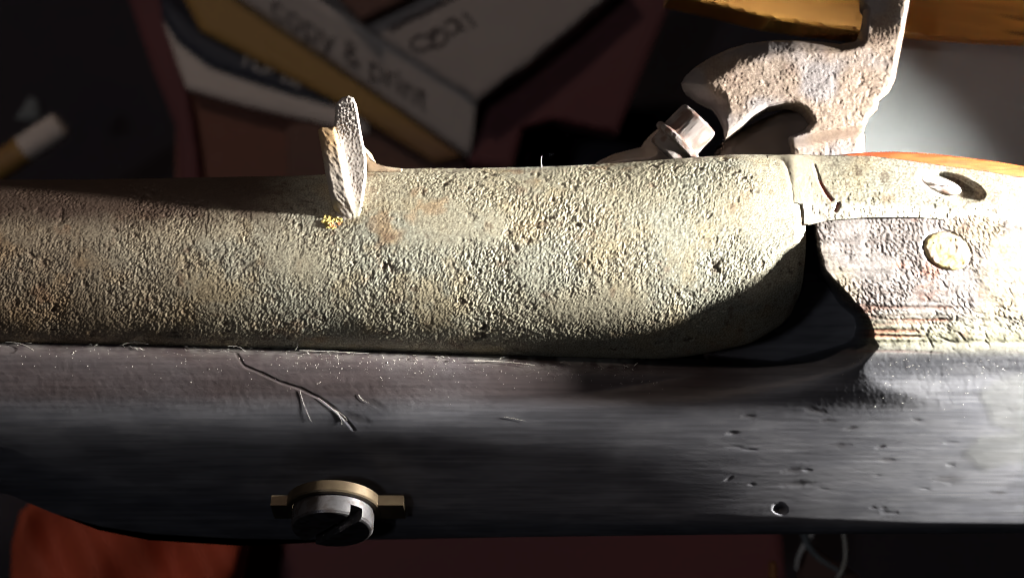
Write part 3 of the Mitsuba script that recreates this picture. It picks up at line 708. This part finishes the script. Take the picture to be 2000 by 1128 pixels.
bx = 528 + tv[:, 0] / w_ * 304; by = 30 + tv[:, 0] / w_ * 304 * 0.62 - tv[:, 1] * 44
txt.vertices = P(bx, by, side_z(bx, by) + 4 + tv[:, 2] * 150)
scene['paper_ream__side_wrap__lettering'] = mikit.ply(txt, 'mat_ink')
labels['paper_ream__side_wrap__lettering'] = {'label': 'dark lettering reading copy & print'}
st = []
for pts in ([(852, 62), (845, 74), (825, 70), (806, 78), (803, 92), (818, 99), (836, 94), (846, 84), (838, 70), (850, 58), (868, 62), (872, 76), (858, 90), (842, 92)], [(868, 48), (884, 40), (897, 46), (892, 62), (876, 66)], [(880, 34), (908, 60)], [(905, 25), (928, 52)]):
    st.append(tube_mesh(smooth_path([P(a_, b_, -2996) for a_, b_ in pts], 40), 6.5 * U, 6))
for pts in ([(762, 60), (790, 44), (815, 30)], [(815, 32), (850, 14), (900, -12)]):
    st.append(tube_mesh(smooth_path([P(a_, b_, -2996) for a_, b_ in pts], 20), 9 * U, 6))
scene['paper_ream__top_wrap__marker_scrawl'] = mikit.ply(trimesh.util.concatenate(st), 'mat_ink', smooth=True)
labels['paper_ream__top_wrap__marker_scrawl'] = {'label': 'loopy dark marker scrawl'}
slab('dark_booklet', [(600, -60), (706, 44), (845, -25), (860, -60)], -2900, 60, 'mat_brown')
tagged('dark_booklet', 'dark brown booklet lying on the paper ream at the upper frame edge', 'booklet')
slab('yellow_folder', [(330, -60), (470, -60), (642, 108), (700, 152), (800, 226), (905, 305), (850, 318), (760, 262), (640, 190), (520, 128), (392, 60)], -3300, 120, 'mat_yellow')
tagged('yellow_folder', 'yellow brown folder edge between the paper ream and the navy box', 'folder')
# navy box with pale letters
slab('navy_box__cover', [(310, -20), (392, 62), (520, 130), (650, 196), (650, 203), (560, 178), (460, 146), (405, 126), (345, 78), (318, 40)], -3340, 60, 'mat_navy')
slab('navy_box__pale_side', [(318, 40), (345, 78), (405, 126), (460, 146), (560, 178), (650, 203), (720, 225), (720, 262), (640, 243), (480, 206), (365, 173), (352, 140)], -3380, 380, 'mat_white_card')
tagged('navy_box', 'navy box with pale sides and blurred white letters', 'box')
t2 = meshkit.text_mesh('TLP tw', 1.0, 0.02); tv = t2.vertices; w_ = tv[:, 0].max()
bx = 466 + tv[:, 0] / w_ * 122; by = 121 + tv[:, 0] / w_ * 122 * 0.42 - tv[:, 1] * 24 + 2
bx = bx + tv[:, 1] * 4
t2.vertices = P(bx, by, -3336 + tv[:, 2] * 100)
scene['navy_box__cover__lettering'] = mikit.ply(t2, 'mat_letter')
slab('maroon_folder', [(933, 196), (1110, 60), (1190, -40), (1330, -40), (1275, 90), (1245, 165), (1205, 262), (1085, 236), (1020, 252), (1000, 330), (915, 320), (922, 250)], -3250, 200, 'mat_maroon', zslope=lambda x, y: 0.12 * (x - 1000))
tagged('maroon_folder', 'dark maroon folder beside the corner of the paper ream', 'folder')
slab('brown_wrapper', [(560, 250), (650, 215), (760, 262), (850, 318), (905, 306), (930, 420), (560, 430)], -3420, 60, 'mat_brown')
tagged('brown_wrapper', 'brown wrapper under the yellow folder behind the rear sight', 'wrapper')
slab('red_strap', [(238, -40), (312, -40), (330, 60), (366, 176), (380, 240), (400, 400), (352, 400), (345, 250), (300, 140)], -3450, 50, 'mat_maroon')
tagged('red_strap', 'dull red strap hanging down left of the navy box', 'strap')
solid('mat_russet', mikit.proc(lambda p, n, uv: mikit.mix((0.26, 0.10, 0.065), (0.15, 0.075, 0.06), mikit.fbm(p.x * 7, p.y * 7, 6.0))), 0.8)
slab('russet_cloth', [(345, 200), (380, 178), (640, 250), (660, 330), (660, 430), (340, 430)], -3520, 60, 'mat_russet')
tagged('russet_cloth', 'dark russet cloth below the pale side of the navy box', 'cloth')
# stick with a white tip
solid('mat_stick', mikit.proc(lambda p, n, uv: mikit.mix((0.34, 0.20, 0.09), (0.45, 0.38, 0.36), mikit.smoothstep(-0.222, -0.208, p.x))), 0.7)
s0, s1 = P(-70, 372, -3000), P(121, 242, -3000)
scene['stick__shaft'] = mikit.ply(tube_mesh([s0, s0 * .7 + s1 * .3, s0 * .38 + s1 * .62], 27 * 2.2 * U, 16), 'mat_yellow', smooth=30)
scene['stick__tip'] = mikit.ply(tube_mesh([s0 * .385 + s1 * .615, s0 * .2 + s1 * .8, s0 * .02 + s1 * .98, s1], np.array([27, 27, 26, 20]) * 2.2 * U, 16), 'mat_white_card', smooth=30)
labels['stick__tip'] = {'label': 'pale tip'}
tagged('stick', 'tan round stick with a pale tip at the left edge', 'stick')
slab('grey_scrap', [(38, 225), (60, 190), (76, 200), (82, 225), (58, 232)], -3300, 40, 'mat_white_card') if False else None
solid('mat_grey', mikit.proc(lambda p, n, uv: mikit.mix((0.14, 0.162, 0.17), (0.20, 0.222, 0.228), mikit.smoothstep(.35, .65, mikit.fbm(p.x * 6 + p.y * 14, p.y * 40 + p.x * 12, 7.0)))), 0.7)
slab('grey_scrap', [(30, 232), (58, 188), (74, 196), (80, 228), (60, 236)], -3350, 30, 'mat_grey')
tagged('grey_scrap', 'small grey scrap above the pale tip of the stick', 'scrap')

# plank at upper right, and an added grey board imitating lens veil
solid('mat_plank', mikit.proc(lambda p, n, uv: mikit.mix(mikit.mix((0.52, 0.27, 0.055), (0.33, 0.16, 0.035), mikit.smoothstep(.35, .65, mikit.fbm(p.x * 20, (p.y + p.x * 0.12) * 260, 8.0))), (0.17, 0.08, 0.02), mikit.smoothstep(.6, .75, mikit.fbm(p.x * 40, (p.y + p.x * 0.12) * 500, 9.0)))), 0.45)
slab('wooden_plank', [(1310, -8), (1400, 12), (1500, 37), (1600, 52), (1700, 64), (1800, 74), (1900, 82), (2120, 92), (2400, 110), (2400, -160), (1310, -160)], -520, 160, 'mat_plank', step=7)
tagged('wooden_plank', 'orange wooden plank crossing behind the hammer spur', 'plank')
slab('veil_board', [(1690, 62), (1850, 40), (2000, 10), (2300, -30), (2300, 480), (1640, 480), (1640, 200)], -560, 60, 'mat_grey', step=8)
tagged('veil_board', 'added smooth grey board imitating a pale lens veil behind the hammer', 'board')

# ------------------------------------------------------------------ below the stock
solid('mat_red', mikit.proc(lambda p, n, uv: mikit.mix((0.66, 0.10, 0.045), (0.42, 0.08, 0.035), mikit.fbm(p.x * 30, p.y * 22, 10.0))), 0.75)
slab('red_bag', [(18, 1200), (22, 1060), (38, 1000), (62, 980), (140, 960), (480, 980), (470, 1075), (450, 1200)], -2000, 200, 'mat_red', zslope=lambda x, y: 30 * np.sin(x / 41 + y / 50) + 22 * np.sin(x / 17 - y / 38 + 1), round_=40)
tagged('red_bag', 'orange red cloth bag below the left end of the stock', 'bag')
slab('maroon_cloth', [(400, 980), (1520, 980), (1540, 1200), (400, 1200)], -2400, 60, 'mat_maroon')
tagged('maroon_cloth', 'dark maroon cloth lying under the stock', 'cloth')
slab('brown_card', [(1560, 1110), (1580, 1065), (1660, 1110), (1690, 1135), (1690, 1200), (1550, 1200)], -1250, 40, 'mat_brown')
tagged('brown_card', 'brown card under the looped white cord', 'card')
solid('mat_cord', (0.62, 0.58, 0.50), 0.5)
solid('mat_orange', (0.45, 0.17, 0.05), 0.6)
scene['white_cord'] = mikit.ply(tube_mesh(smooth_path([P(1640, 985, -900), P(1648, 1045, -900), P(1651, 1085, -890), P(1643, 1115, -880), P(1625, 1140, -880), P(1590, 1170, -880)], 50), 5.6 * U, 12), 'mat_cord', smooth=True)
tagged('white_cord', 'white looped cord hanging below the right half of the stock', 'cord')
scene['grey_cable'] = mikit.ply(tube_mesh(smooth_path([P(1560, 1000, -1150), P(1572, 1050, -1150), P(1588, 1078, -1150), P(1612, 1098, -1140), P(1650, 1122, -1140)], 40), np.linspace(11, 5, 40) * U, 10), 'mat_grey', smooth=True)
tagged('grey_cable', 'thin grey cable crossing behind the white cord', 'cable')
scene['pale_twig'] = mikit.ply(tube_mesh(smooth_path([P(1590, 1030, -1180), P(1572, 1062, -1180), P(1560, 1085, -1180), P(1556, 1112, -1180)], 30), np.linspace(10, 5, 30) * U, 8), 'mat_letter', smooth=True)
tagged('pale_twig', 'short pale twig left of the grey cable', 'twig')
scene['orange_stick'] = mikit.ply(tube_mesh([P(1508, 1096, -1100), P(1509, 1105, -1100), P(1511, 1190, -1100)], np.array([7, 9, 9]) * 1.3 * U, 12), 'mat_orange', smooth=True)
tagged('orange_stick', 'short orange stick at the lower frame edge', 'stick')
